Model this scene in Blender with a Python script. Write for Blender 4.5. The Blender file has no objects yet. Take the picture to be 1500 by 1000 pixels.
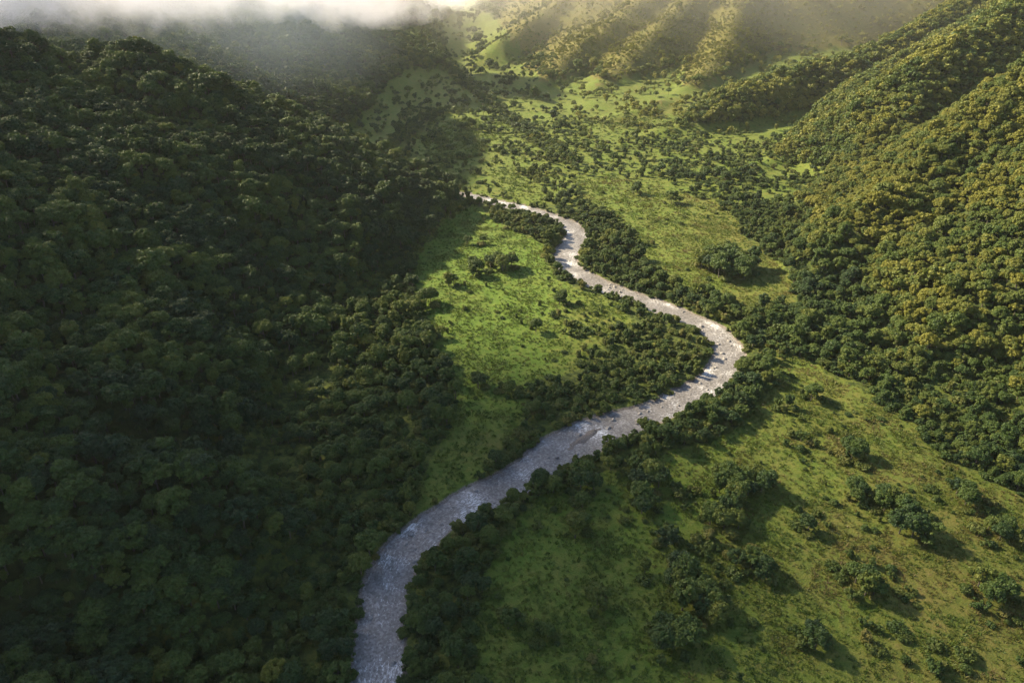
import bpy, bmesh, math
import numpy as np
from math import radians, sin, cos, tan, pi

scene = bpy.context.scene
COL = scene.collection
RS = np.random.RandomState
T_NEAR_MAX = 300          # individual trees
B_NEAR_MAX = 170          # individual bushes

# ------------------------------------------------------------------ camera numbers
CAM_Z = 150.0
PITCH = radians(25.5)
FPX = 1013.0              # focal length in pixels of a 1500 px wide frame
GRADE = 0.075             # the valley floor climbs up-valley
SUN_AZ, SUN_EL = radians(-60), radians(35)    # azimuth from +Y, negative = towards -X


def project(x, y, z):
    fw = y * cos(PITCH) - (z - CAM_Z) * sin(PITCH)
    up = y * sin(PITCH) + (z - CAM_Z) * cos(PITCH)
    fw = np.maximum(fw, 1e-3)
    return 750 + FPX * x / fw, 500 - FPX * up / fw, fw


def on_floor(px, py):
    """point of the sloping valley floor seen at a photo position"""
    a, b = (px - 750) / FPX, (500 - py) / FPX
    fw, up = cos(PITCH) + b * sin(PITCH), b * cos(PITCH) - sin(PITCH)
    t = CAM_Z / (GRADE * fw - up)
    return a * t, fw * t


# ------------------------------------------------------------------ noise
_T = RS(7).rand(256, 256)


def vn(x, y, seed=0):
    x = np.asarray(x, float) + seed * 17.31
    y = np.asarray(y, float) + seed * 9.73
    ix, iy = np.floor(x).astype(int), np.floor(y).astype(int)
    fx, fy = x - ix, y - iy
    fx, fy = fx * fx * (3 - 2 * fx), fy * fy * (3 - 2 * fy)
    g = lambda i, j: _T[i % 256, j % 256]
    a = g(ix, iy) * (1 - fx) + g(ix + 1, iy) * fx
    b = g(ix, iy + 1) * (1 - fx) + g(ix + 1, iy + 1) * fx
    return a * (1 - fy) + b * fy


def fbm(x, y, seed=0, octv=4):
    s, a, t = 0, 0.5, 0
    for o in range(octv):
        s = s + a * vn(x * 2 ** o, y * 2 ** o, seed + o * 3)
        t += a
        a *= 0.5
    return s / t


def sstep(e0, e1, x):
    t = np.clip((x - e0) / (e1 - e0), 0, 1)
    return t * t * (3 - 2 * t)


def smax(a, b, k):
    h = np.clip(0.5 + 0.5 * (a - b) / k, 0, 1)
    return b + (a - b) * h + k * h * (1 - h)


# ------------------------------------------------------------------ river centre line (photo positions laid on the floor)
RIVER_PX = [(545, 1060), (548, 1000), (553, 940), (562, 880), (580, 825), (618, 780), (665, 748), (715, 722), (765, 695),
            (815, 662), (860, 638), (905, 620), (955, 603), (1005, 582), (1045, 555), (1066, 525), (1062, 500), (1040, 480),
            (1000, 461), (950, 442), (895, 422), (855, 404), (832, 388), (828, 372), (838, 356), (845, 342), (832, 326),
            (800, 314), (765, 304), (730, 296), (695, 288), (660, 281), (625, 272), (590, 262), (570, 245), (575, 225)]


def catmull(P, n):
    P = np.array(P, float)
    Q = np.vstack([2 * P[0] - P[1], P, 2 * P[-1] - P[-2]])
    out = []
    for i in range(1, len(Q) - 2):
        p0, p1, p2, p3 = Q[i - 1], Q[i], Q[i + 1], Q[i + 2]
        for k in range(n):
            t = k / n
            out.append(0.5 * (2 * p1 + (p2 - p0) * t + (2 * p0 - 5 * p1 + 4 * p2 - p3) * t * t + (3 * p1 - p0 - 3 * p2 + p3) * t ** 3))
    out.append(Q[-2])
    return np.array(out)


_rp = catmull([on_floor(*p) for p in RIVER_PX], 24)
_rp = np.vstack([[_rp[0] + np.array([4.0, -260.0])], [_rp[0] + np.array([-3.0, -90.0])], _rp])
_s = np.concatenate([[0], np.cumsum(np.hypot(*np.diff(_rp, axis=0).T))])
_n = int(_s[-1] / 1.2)
RS_S = np.linspace(0, _s[-1], _n)
RIV = np.stack([np.interp(RS_S, _s, _rp[:, 0]), np.interp(RS_S, _s, _rp[:, 1])], 1)
for _ in range(4):
    RIV[1:-1] = 0.25 * RIV[:-2] + 0.5 * RIV[1:-1] + 0.25 * RIV[2:]
_sh = np.array(on_floor(858, 640))
RIV_W = 4.7 + 1.8 * (vn(RS_S / 23, RS_S * 0, 3) - 0.5) + 2.6 * np.exp(-((np.hypot(*(RIV - _sh).T)) / 20) ** 2)   # half width
RIV_W = RIV_W * (0.84 + 0.16 * sstep(120, 200, RIV[:, 1]))
RIV_Z = GRADE * RIV[:, 1] - 0.75                                                                               # water level


def river_near(x, y):
    """distance to the centre line, index of the nearest centre point"""
    x, y = np.asarray(x, float).ravel(), np.asarray(y, float).ravel()
    d = np.full(x.shape, 1e9)
    idx = np.zeros(x.shape, int)
    R = RIV[::2]
    near = np.where((y > -320) & (y < 760) & (np.abs(x) < 260))[0]
    for c in range(0, len(near), 20000):
        k = near[c:c + 20000]
        dd = (x[k, None] - R[None, :, 0]) ** 2 + (y[k, None] - R[None, :, 1]) ** 2
        j = dd.argmin(1)
        idx[k] = j * 2
        d[k] = np.sqrt(dd[np.arange(len(k)), j])
    return d, idx


# ------------------------------------------------------------------ ridges: (x, y, z) crest points, fall of the two sides
def at(px, py, y, drop=8):
    """a crest point at distance y up the valley, the height of its trees taken off"""
    a, b = (px - 750) / FPX, (500 - py) / FPX
    fw, up = cos(PITCH) + b * sin(PITCH), b * cos(PITCH) - sin(PITCH)
    return (a / fw * y, y, CAM_Z + up / fw * y - drop)


RIDGES = [
    # shaded hill on the -X side
    dict(p=[(-22, 470, 31), (-66, 458, 54), (-120, 450, 82), (-170, 440, 108), (-214, 430, 127)], s=(0.56, 0.64), g=8, L=40, seed=15),
    dict(p=[(-214, 430, 127), (-232, 425, 126), (-246, 418, 119),
            (-255, 400, 129), (-264, 388, 137), (-310, 330, 152), (-350, 200, 163), (-365, 0, 170), (-370, -320, 170)], s=(0.5, 0.48), g=20, L=62, seed=1),
    # spurs on the +X side, first to last up the valley
    dict(p=[(128, 418, 30), at(1150, 285, 440), at(1225, 250, 464), at(1280, 210, 492), at(1320, 160, 524), at(1345, 85, 570), at(1420, 35, 610), at(1485, 0, 645), at(1580, -50, 700)], s=(0.8, 0.8), g=6, L=30, seed=2),
    dict(p=[(139, 345, 24), at(1215, 335, 352), at(1290, 280, 366), at(1370, 215, 388), at(1440, 150, 415), at(1520, 85, 440)], s=(0.8, 0.8), g=4, L=30, seed=16),
    dict(p=[(585, 345, 250), (602, 230, 250), (640, 120, 250), (690, 0, 250), (740, -320, 250)], s=(0.518, 0.518), g=23, L=58, seed=14),
    dict(p=[(146, 516, 38), at(1140, 215, 562), at(1200, 172, 622), at(1250, 122, 695), at(1310, 84, 775), at(1400, 40, 870), at(1500, -20, 980), (800, 1050, 260)], s=(0.75, 0.66), g=5, L=30, seed=3),
    dict(p=[(112, 640, 48), at(1000, 165, 665), at(1065, 128, 702), at(1125, 108, 748), at(1200, 90, 805), at(1280, 65, 875), at(1350, 30, 955), at(1400, 0, 1040),
            at(1500, -60, 1180), (1000, 1300, 330)], s=(0.75, 0.7), g=5, L=30, seed=4),
    dict(p=[at(900, 165, 715, 4), at(950, 150, 765, 4), at(1000, 128, 835), at(1065, 60, 1035), at(1085, 0, 1240), at(1110, -70, 1420), at(1180, -160, 1600), (850, 1850, 520), (1350, 2100, 560)], s=(0.24, 0.76), g=10, L=75, seed=5),
    dict(p=[at(880, 110, 890), at(940, 55, 1040), at(1000, 0, 1230), at(1050, -50, 1390), at(1100, -110, 1560), (620, 1760, 430)], s=(0.24, 0.66), g=9, L=75, seed=7),
    dict(p=[at(770, 125, 860), at(840, 62, 1020), at(920, 8, 1200), at(980, -40, 1380), at(1040, -100, 1560), (480, 1900, 420)], s=(0.28, 0.58), g=9, L=75, seed=8),
    dict(p=[at(720, 62, 1080), at(800, 5, 1300), at(870, -45, 1490), at(930, -90, 1680), (320, 2000, 400)], s=(0.34, 0.6), g=10, L=45, seed=9),
    dict(p=[(-800, 1900, 330), (-200, 2080, 300), (100, 2080, 340), (400, 2060, 420), (900, 1900, 540)], s=(0.75, 0.75), g=12, L=70, seed=10),
    # hill under the mist
    dict(p=[(-190, 1560, 185), (-330, 1330, 235), (-430, 1050, 245), (-455, 850, 228), (-430, 700, 190), (-365, 590, 140), (-300, 535, 106)], s=(0.5, 0.5), g=7, L=45, seed=11),
    dict(p=[(-430, 1050, 245), (-330, 1000, 178), (-240, 960, 128), (-170, 930, 92)], s=(0.5, 0.5), g=4, L=40, seed=12),
    dict(p=[(-455, 850, 228), (-340, 800, 160), (-240, 760, 108), (-180, 740, 78)], s=(0.5, 0.5), g=4, L=40, seed=13),
]


def tent(x, y, r):
    P = r['p']
    best = np.full(x.shape, -1e9)
    arc0 = 0.0
    for (x0, y0, z0), (x1, y1, z1) in zip(P[:-1], P[1:]):
        dx, dy = x1 - x0, y1 - y0
        L2 = dx * dx + dy * dy
        t = np.clip(((x - x0) * dx + (y - y0) * dy) / L2, 0, 1)
        ex, ey = x - (x0 + t * dx), y - (y0 + t * dy)
        d = np.hypot(ex, ey)
        sn = (dx * ey - dy * ex) / np.maximum(d * math.sqrt(L2), 1e-6)
        side = sn > 0
        s = r['s'][1] + (r['s'][0] - r['s'][1]) * (0.5 + 0.5 * np.clip(sn, -1, 1))
        dr = np.sqrt(d * d + 100) - 10
        L = math.sqrt(L2)
        arc = arc0 + t * L + 40 * sn
        h = z0 + t * (z1 - z0) - s * dr
        n = vn(arc / r['L'] + 0.9 * vn(d / 60, arc / 90, r['seed']), d / 160, r['seed'] + 5)
        n2 = vn(arc / r['L'] * 2.3 + 0.7 * vn(d / 30, arc / 50, r['seed'] + 2), d / 80, r['seed'] + 8)
        h = h - sstep(4, 45, d) * r['g'] * ((1 - np.abs(2 * n - 1)) ** 1.5 + 0.45 * (1 - np.abs(2 * n2 - 1)) ** 1.5)
        best = np.maximum(best, h)
        arc0 += L
    return best


def floor_plain(x, y):
    z = GRADE * y + 0.10 * np.maximum(y - 1350, 0)
    z = z + (fbm(x / 38, y / 38, 21, 3) - 0.5) * (1.6 + 7 * sstep(450, 1000, y)) + (fbm(x / 7, y / 7, 22, 2) - 0.5) * 0.5
    return z


def heights(x, y, want=False):
    x = np.asarray(x, float)
    y = np.asarray(y, float)
    shp = x.shape
    x, y = x.ravel(), y.ravel()
    fl = floor_plain(x, y)
    d, idx = river_near(x, y)
    w = RIV_W[idx]
    # bed
    flat = GRADE * RIV[idx, 1]
    fl = flat * (1 - sstep(4, 26, d - w)) + fl * sstep(4, 26, d - w)
    bank = sstep(-0.4, 4.2, d - w + 1.5 * (fbm(x / 6.5, y / 6.5, 31, 3) - 0.5) * 2)
    bed = flat - 1.5 + 0.55 * (vn(x / 1.7, y / 1.7, 33) - 0.4)
    # gravel shoal splitting the stream at the lower bend
    tv = RIV[np.minimum(idx + 6, len(RIV) - 1)] - RIV[np.maximum(idx - 6, 0)]
    tv = tv / np.maximum(np.hypot(tv[:, 0], tv[:, 1]), 1e-6)[:, None]
    q = np.stack([x, y], 1) - _sh
    al, ac = (q * tv).sum(1), q[:, 0] * -tv[:, 1] + q[:, 1] * tv[:, 0]
    shoal = np.exp(-(al / 14) ** 2 - ((ac - 0.8 - 0.9 * np.sin(al / 4.0)) / 1.9) ** 2)
    bed = bed + 1.2 * shoal * (0.35 + 1.3 * fbm(x / 3.2, y / 3.2, 35, 2))
    fl = bed * (1 - bank) + fl * bank
    hill = np.full(x.shape, -1e9)
    for r in RIDGES:
        t = tent(x, y, r)
        hill = smax(hill, t, 7.0) if hill.max() > -1e8 else t
    far = sstep(300, 900, y)
    hill = hill + (fbm(x / 30, y / 30, 41, 3) - 0.5) * (4.5 + 5 * far)
    keep = sstep(1.0, 9.0, d - w)                      # the slopes never run into the water
    hill = np.minimum(hill, fl + 0.2) * (1 - keep) + hill * keep
    z = smax(fl, hill, 3.5)
    if want:
        return z.reshape(shp), (z - fl).reshape(shp), (d - w).reshape(shp), (1 - bank).reshape(shp)
    return z.reshape(shp)


# ------------------------------------------------------------------ meadows, as outlines laid on the land
MEADOWS = {
    'A': [(690, 303), (730, 326), (775, 345), (800, 362), (808, 395), (850, 424), (910, 448), (930, 470), (890, 505), (850, 535), (800, 560), (765, 580),
          (765, 618), (722, 672), (680, 728), (602, 765), (618, 695), (650, 640), (672, 590), (655, 530), (628, 470), (608, 425), (612, 375), (650, 328)],
    'B': [(838, 262), (905, 258), (955, 270), (1000, 284), (1045, 288), (1072, 318), (1090, 350), (1118, 368), (1160, 405), (1165, 440), (1090, 452), (1030, 432),
          (985, 412), (935, 380), (942, 352), (905, 322), (860, 298)],
    'C': [(1120, 512), (1180, 528), (1240, 565), (1300, 602), (1360, 645), (1420, 690), (1540, 740), (1540, 1060), (698, 1060), (692, 930), (715, 850), (752, 780), (795, 728),
          (860, 690), (930, 695), (985, 662), (1060, 640), (1105, 605), (1135, 560)],
    'D': [(520, 190), (545, 150), (600, 95), (655, 108), (705, 148), (617, 196), (570, 208)],
    'E': [(607, 207), (696, 156), (743, 163), (777, 191), (724, 212), (677, 236), (640, 236)],
    'F': [(585, 50), (650, 5), (720, 20), (760, 70), (775, 110), (740, 132), (700, 118), (650, 84)],
    'G': [(872, 186), (930, 168), (990, 150), (1060, 132), (1030, 152), (985, 168), (905, 192)],
    'H': [(712, 248), (752, 243), (800, 298), (745, 300)],
    'I': [(600, 232), (640, 240), (690, 262), (660, 268), (625, 252)],
}


def in_poly(px, py, poly):
    P = np.array(poly, float)
    inside = np.zeros(px.shape, bool)
    j = len(P) - 1
    for i in range(len(P)):
        xi, yi, xj, yj = P[i, 0], P[i, 1], P[j, 0], P[j, 1]
        c = ((yi > py) != (yj > py)) & (px < (xj - xi) * (py - yi) / (yj - yi + 1e-12) + xi)
        inside ^= c
        j = i
    return inside


def meadow_at(x, y, z, hill):
    """which meadow a point of land belongs to ('' = none)"""
    px, py, fw = project(x, y, z)
    wob = np.clip(fw / 300, 0.3, 1.2)
    ox = (fbm(x / 9, y / 9, 51, 3) - 0.5) * 26 / wob
    oy = (fbm(x / 9, y / 9, 52, 3) - 0.5) * 18 / wob
    m = np.full(x.shape, '', dtype='<U1')
    for k, poly in MEADOWS.items():
        ok = in_poly(px + ox, py + oy, poly)
        if k in 'AI':
            ok &= (y < 640) & (x > -75) & (hill < 8.5)
        elif k == 'B':
            ok &= (y < 700) & (hill < 7)
        elif k == 'C':
            ok &= (y < 330) & (hill < 6)
        else:
            ok &= (y > 450)
        m[ok] = k
    return m


# ------------------------------------------------------------------ mesh helper
def mesh_from(name, V, faces4=None, faces3=None, mats=(), mat_idx=None, smooth=False):
    V = np.asarray(V, np.float32)
    loops, starts, totals = [], [], []
    n = 0
    for F, k in ((faces4, 4), (faces3, 3)):
        if F is not None and len(F):
            F = np.asarray(F, np.int32)
            loops.append(F.ravel())
            starts.append(n + np.arange(len(F), dtype=np.int32) * k)
            totals.append(np.full(len(F), k, np.int32))
            n += F.size
    me = bpy.data.meshes.new(name)
    me.vertices.add(len(V))
    me.vertices.foreach_set('co', V.ravel())
    loops = np.concatenate(loops)
    me.loops.add(len(loops))
    me.loops.foreach_set('vertex_index', loops)
    st = np.concatenate(starts)
    me.polygons.add(len(st))
    me.polygons.foreach_set('loop_start', st)
    try:
        me.polygons.foreach_set('loop_total', np.concatenate(totals))
    except Exception:
        pass
    for m in mats:
        me.materials.append(m)
    if mat_idx is not None:
        me.polygons.foreach_set('material_index', np.asarray(mat_idx, np.int32))
    me.update(calc_edges=True)
    me.polygons.foreach_set('use_smooth', np.full(len(st), smooth, bool))
    return me


def add_attr(me, name, data, kind='FLOAT'):
    a = me.attributes.new(name, kind, 'POINT')
    a.data.foreach_set('value' if kind in ('FLOAT', 'INT') else 'vector', np.asarray(data, np.int32 if kind == 'INT' else np.float32).ravel())


def link(o, parent=None):
    COL.objects.link(o)
    if parent is not None:
        o.parent = parent
    return o


def say(o, label=None, cat=None, group=None, kind=None):
    for k, v in (('label', label), ('category', cat), ('group', group), ('kind', kind)):
        if v:
            o[k] = v
    return o


# ------------------------------------------------------------------ materials
def new_mat(name):
    m = bpy.data.materials.new(name)
    m.use_nodes = True
    nt = m.node_tree
    nt.nodes.clear()
    return m, nt, nt.nodes.new


def ramp(nt, fac, stops):
    r = nt.nodes.new('ShaderNodeValToRGB')
    e = r.color_ramp.elements
    while len(e) < len(stops):
        e.new(0.5)
    for el, (p, c) in zip(e, stops):
        el.position = p
        el.color = (*c, 1)
    nt.links.new(fac, r.inputs[0])
    return r.outputs[0]


def mathn(nt, op, a, b=None, clamp=False):
    n = nt.nodes.new('ShaderNodeMath')
    n.operation = op
    n.use_clamp = clamp
    for i, v in enumerate((a, b)):
        if v is None:
            continue
        if isinstance(v, (int, float)):
            n.inputs[i].default_value = v
        else:
            nt.links.new(v, n.inputs[i])
    return n.outputs[0]


def mixc(nt, fac, a, b):
    n = nt.nodes.new('ShaderNodeMix')
    n.data_type = 'RGBA'
    for s, v in ((n.inputs[0], fac), (n.inputs[6], a), (n.inputs[7], b)):
        if isinstance(v, (int, float)):
            s.default_value = v
        elif isinstance(v, tuple):
            s.default_value = (*v, 1)
        else:
            nt.links.new(v, s)
    return n.outputs[2]


def noise(nt, vec, scale, detail=3, rough=0.55):
    n = nt.nodes.new('ShaderNodeTexNoise')
    n.inputs['Scale'].default_value = scale
    n.inputs['Detail'].default_value = detail
    n.inputs['Roughness'].default_value = rough
    nt.links.new(vec, n.inputs['Vector'])
    return n.outputs[0]


def attr(nt, name, typ='GEOMETRY'):
    a = nt.nodes.new('ShaderNodeAttribute')
    a.attribute_type = typ
    a.attribute_name = name
    return a.outputs['Fac']


def leaf_material(name, stops, spread=0.34):
    m, nt, N = new_mat(name)
    out = N('ShaderNodeOutputMaterial')
    tone, lv = attr(nt, 'tone', 'INSTANCER'), attr(nt, 'lv')
    f = mathn(nt, 'ADD', tone, mathn(nt, 'MULTIPLY', mathn(nt, 'SUBTRACT', lv, 0.5), spread), True)
    c = ramp(nt, f, stops)
    p = N('ShaderNodeBsdfPrincipled')
    nt.links.new(c, p.inputs['Base Color'])
    p.inputs['Roughness'].default_value = 0.55
    p.inputs['Specular IOR Level'].default_value = 0.25
    t = N('ShaderNodeBsdfTranslucent')
    nt.links.new(mixc(nt, 0.35, c, (0.16, 0.20, 0.02)), t.inputs[0])
    mx = N('ShaderNodeMixShader')
    mx.inputs[0].default_value = 0.22
    nt.links.new(p.outputs[0], mx.inputs[1])
    nt.links.new(t.outputs[0], mx.inputs[2])
    nt.links.new(mx.outputs[0], out.inputs[0])
    return m


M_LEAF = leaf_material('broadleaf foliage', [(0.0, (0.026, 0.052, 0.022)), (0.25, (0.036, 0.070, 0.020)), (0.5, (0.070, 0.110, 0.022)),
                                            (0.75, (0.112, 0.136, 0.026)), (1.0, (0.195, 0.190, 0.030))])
M_BUSH = leaf_material('bush foliage', [(0.0, (0.030, 0.056, 0.018)), (0.35, (0.052, 0.090, 0.020)), (0.7, (0.100, 0.120, 0.026)), (1.0, (0.160, 0.145, 0.040))])
M_GRASS = leaf_material('meadow grass', [(0.0, (0.050, 0.092, 0.014)), (0.35, (0.072, 0.112, 0.016)), (0.7, (0.100, 0.108, 0.022)), (1.0, (0.120, 0.092, 0.034))], 0.3)


def simple_mat(name, c1, c2, scale, rough=0.85):
    m, nt, N = new_mat(name)
    out = N('ShaderNodeOutputMaterial')
    tc = N('ShaderNodeTexCoord')
    p = N('ShaderNodeBsdfPrincipled')
    f = noise(nt, tc.outputs['Object'], scale, 4, 0.6)
    nt.links.new(ramp(nt, f, [(0.3, c1), (0.7, c2)]), p.inputs['Base Color'])
    p.inputs['Roughness'].default_value = rough
    b = N('ShaderNodeBump')
    b.inputs['Strength'].default_value = 0.5
    nt.links.new(f, b.inputs['Height'])
    nt.links.new(b.outputs[0], p.inputs['Normal'])
    nt.links.new(p.outputs[0], out.inputs[0])
    return m


M_BARK = simple_mat('bark', (0.050, 0.040, 0.030), (0.130, 0.110, 0.090), 6)
M_ROCK = simple_mat('wet river stone', (0.10, 0.095, 0.09), (0.30, 0.28, 0.27), 3, 0.6)
M_WOOD = simple_mat('bleached driftwood', (0.10, 0.075, 0.055), (0.24, 0.20, 0.16), 5)


def terrain_material():
    m, nt, N = new_mat('valley land')
    out = N('ShaderNodeOutputMaterial')
    geo = N('ShaderNodeNewGeometry')
    pos = geo.outputs['Position']
    p = N('ShaderNodeBsdfPrincipled')
    p.inputs['Roughness'].default_value = 0.9
    p.inputs['Specular IOR Level'].default_value = 0.15
    grassy, dry, gravel = attr(nt, 'grassy'), attr(nt, 'dry'), attr(nt, 'gravel')
    n1 = noise(nt, pos, 0.05, 4, 0.6)
    n2 = noise(nt, pos, 0.35, 5, 0.65)
    n3 = noise(nt, pos, 2.2, 4, 0.65)
    g = ramp(nt, mathn(nt, 'ADD', mathn(nt, 'MULTIPLY', n2, 0.6), mathn(nt, 'MULTIPLY', n3, 0.4)),
             [(0.30, (0.038, 0.072, 0.010)), (0.46, (0.072, 0.122, 0.016)), (0.62, (0.105, 0.150, 0.022)), (0.8, (0.130, 0.150, 0.034))])
    d = ramp(nt, mathn(nt, 'ADD', mathn(nt, 'MULTIPLY', n2, 0.55), mathn(nt, 'MULTIPLY', n3, 0.45)),
             [(0.30, (0.046, 0.052, 0.014)), (0.46, (0.096, 0.092, 0.022)), (0.6, (0.130, 0.108, 0.032)), (0.8, (0.160, 0.118, 0.052))])
    df = mathn(nt, 'ADD', dry, mathn(nt, 'MULTIPLY', mathn(nt, 'SUBTRACT', mathn(nt, 'ADD', mathn(nt, 'MULTIPLY', n1, 0.5), mathn(nt, 'MULTIPLY', n2, 0.5)), 0.5), 1.9), True)
    grass = mixc(nt, df, g, d)
    soil = ramp(nt, n2, [(0.3, (0.020, 0.030, 0.010)), (0.5, (0.042, 0.058, 0.015)), (0.7, (0.075, 0.080, 0.024))])
    gf = mathn(nt, 'ADD', grassy, mathn(nt, 'MULTIPLY', mathn(nt, 'SUBTRACT', n2, 0.5), 1.2))
    gr = N('ShaderNodeMapRange')
    gr.inputs[1].default_value, gr.inputs[2].default_value = 0.35, 0.65
    nt.links.new(gf, gr.inputs[0])
    land = mixc(nt, gr.outputs[0], soil, grass)
    stone = ramp(nt, n3, [(0.3, (0.085, 0.070, 0.062)), (0.55, (0.19, 0.165, 0.15)), (0.75, (0.30, 0.275, 0.26))])
    vr = N('ShaderNodeTexVoronoi')
    vr.inputs['Scale'].default_value = 1.5
    nt.links.new(pos, vr.inputs['Vector'])
    stone = mixc(nt, 0.35, stone, ramp(nt, vr.outputs['Distance'], [(0.0, (0.26, 0.24, 0.22)), (0.6, (0.09, 0.075, 0.065))]))
    gv = N('ShaderNodeMapRange')
    gv.inputs[1].default_value, gv.inputs[2].default_value = 0.35, 0.7
    nt.links.new(mathn(nt, 'ADD', gravel, mathn(nt, 'MULTIPLY', mathn(nt, 'SUBTRACT', n3, 0.5), 0.6)), gv.inputs[0])
    nt.links.new(mixc(nt, gv.outputs[0], land, stone), p.inputs['Base Color'])
    b = N('ShaderNodeBump')
    b.inputs['Strength'].default_value = 0.9
    b.inputs['Distance'].default_value = 0.6
    nt.links.new(mathn(nt, 'ADD', n2, mathn(nt, 'MULTIPLY', n3, 0.5)), b.inputs['Height'])
    nt.links.new(b.outputs[0], p.inputs['Normal'])
    nt.links.new(p.outputs[0], out.inputs[0])
    return m


def water_material():
    m, nt, N = new_mat('rushing river water')
    out = N('ShaderNodeOutputMaterial')
    uv = N('ShaderNodeUVMap')
    uv.uv_map = 'flow'
    mp = N('ShaderNodeMapping')
    mp.inputs['Scale'].default_value = (0.5, 1.0, 1)
    nt.links.new(uv.outputs[0], mp.inputs[0])
    v = mp.outputs[0]
    rip = noise(nt, v, 1.5, 5, 0.68)
    fine = noise(nt, v, 4.5, 3, 0.6)
    big = noise(nt, uv.outputs[0], 0.09, 2, 0.5)
    foam = mathn(nt, 'ADD', mathn(nt, 'MULTIPLY', rip, 0.62), mathn(nt, 'ADD', mathn(nt, 'MULTIPLY', fine, 0.30), mathn(nt, 'MULTIPLY', big, 0.55)))
    fm = N('ShaderNodeMapRange')
    fm.inputs[1].default_value, fm.inputs[2].default_value = 0.79, 0.94
    nt.links.new(foam, fm.inputs[0])
    col = ramp(nt, mathn(nt, 'ADD', mathn(nt, 'MULTIPLY', rip, 0.4), mathn(nt, 'MULTIPLY', big, 0.6)),
               [(0.3, (0.085, 0.079, 0.076)), (0.5, (0.175, 0.165, 0.160)), (0.7, (0.27, 0.258, 0.255))])
    vo = N('ShaderNodeTexVoronoi')
    vo.inputs['Scale'].default_value = 1.7
    nt.links.new(uv.outputs[0], vo.inputs['Vector'])
    bed = ramp(nt, vo.outputs['Color'], [(0.15, (0.07, 0.062, 0.058)), (0.5, (0.17, 0.155, 0.15)), (0.85, (0.36, 0.34, 0.335))])
    col = mixc(nt, 0.42, col, bed)                    # the stony bed shows through the shallow water
    p = N('ShaderNodeBsdfPrincipled')
    nt.links.new(mixc(nt, fm.outputs[0], col, (0.78, 0.79, 0.82)), p.inputs['Base Color'])
    p.inputs['IOR'].default_value = 1.33
    rg = mathn(nt, 'ADD', 0.34, mathn(nt, 'MULTIPLY', fm.outputs[0], 0.5))
    nt.links.new(rg, p.inputs['Roughness'])
    b = N('ShaderNodeBump')
    b.inputs['Strength'].default_value = 0.8
    b.inputs['Distance'].default_value = 0.45
    nt.links.new(mathn(nt, 'ADD', rip, mathn(nt, 'MULTIPLY', fine, 0.4)), b.inputs['Height'])
    nt.links.new(b.outputs[0], p.inputs['Normal'])
    nt.links.new(p.outputs[0], out.inputs[0])
    return m


# ------------------------------------------------------------------ terrain
def axis(lo, a, b, hi, step, grow):
    out = list(np.arange(a, b + 1e-6, step))
    s, v = step, out[-1]
    while v < hi:
        s = min(s * grow, 16)
        v += s
        out.append(v)
    s, v, pre = step, out[0], []
    while v > lo:
        s = min(s * grow, 16)
        v -= s
        pre.append(v)
    return np.array(pre[::-1] + out)


gx = axis(-900, -62, 100, 1250, 0.9, 1.035)
gy = axis(-320, 98, 300, 2250, 0.9, 1.02)
GX, GY = np.meshgrid(gx, gy)
GZ, GH, GD, GB = heights(GX, GY, True)
GM = meadow_at(GX.ravel(), GY.ravel(), GZ.ravel(), GH.ravel()).reshape(GX.shape)


def ground_z(x, y):
    """height of the terrain mesh"""
    i = np.clip(np.searchsorted(gx, x) - 1, 0, len(gx) - 2)
    j = np.clip(np.searchsorted(gy, y) - 1, 0, len(gy) - 2)
    u = (x - gx[i]) / (gx[i + 1] - gx[i])
    v = (y - gy[j]) / (gy[j + 1] - gy[j])
    f = lambda A: A[j, i] * (1 - u) * (1 - v) + A[j, i + 1] * u * (1 - v) + A[j + 1, i] * (1 - u) * v + A[j + 1, i + 1] * u * v
    return f(GZ), f(GH), f(GD)


DRY0 = {'': 0.38, 'A': 0.12, 'B': 0.42, 'C': 0.4, 'D': 0.38, 'E': 0.36, 'F': 0.42, 'G': 0.6, 'H': 0.4, 'I': 0.5}


def build_terrain():
    ny, nx = GX.shape
    V = np.stack([GX, GY, GZ], -1).reshape(-1, 3)
    i, j = np.meshgrid(np.arange(nx - 1), np.arange(ny - 1))
    a = (j * nx + i).ravel()
    F = np.stack([a, a + 1, a + nx + 1, a + nx], 1)
    me = mesh_from('terrain', V, F, mats=[terrain_material()], smooth=True)
    m = GM.ravel()
    dry = np.zeros(m.shape)
    for k, v in DRY0.items():
        dry[m == k] = v
    px, py, fw = project(V[:, 0], V[:, 1], V[:, 2])
    # the pasture below the lit slope: lush by the river, parched along the foot of the hill
    c = m == 'C'
    dry[c] = (0.14 + 0.40 * sstep(30, 120, V[:, 0]) + 0.15 * sstep(200, 140, V[:, 1]))[c]
    b = m == 'B'
    dry[b] = (0.35 + 0.35 * sstep(70, 150, V[:, 0]))[b]
    a_ = m == 'A'
    dry[a_] = (0.08 + 0.55 * sstep(5, 45, V[:, 0]) * sstep(380, 250, V[:, 1]) + 0.35 * sstep(230, 200, V[:, 1]))[a_]
    hl = GH.ravel()
    gold = (V[:, 1] > np.maximum(740, 755 + 0.84 * (V[:, 0] - 157))) & (V[:, 0] > -60 + 0.05 * (V[:, 1] - 720)) & (hl > 5) & (m == '')
    gr_ = np.where(m == '', 0.12 + 0.33 * (hl < 14) * (V[:, 1] < 460), 1.0)
    gr_[(m == '') & (hl < 8) & (V[:, 1] > 460)] = 0.75
    gr_[gold] = 0.9
    dry[gold] = 0.95
    add_attr(me, 'grassy', gr_)
    add_attr(me, 'dry', dry)
    add_attr(me, 'gravel', np.clip(GB.ravel() * 2.2, 0, 1) * (GD.ravel() < 7))
    o = link(bpy.data.objects.new('terrain', me))
    say(o, kind='structure')
    return o


build_terrain()


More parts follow.
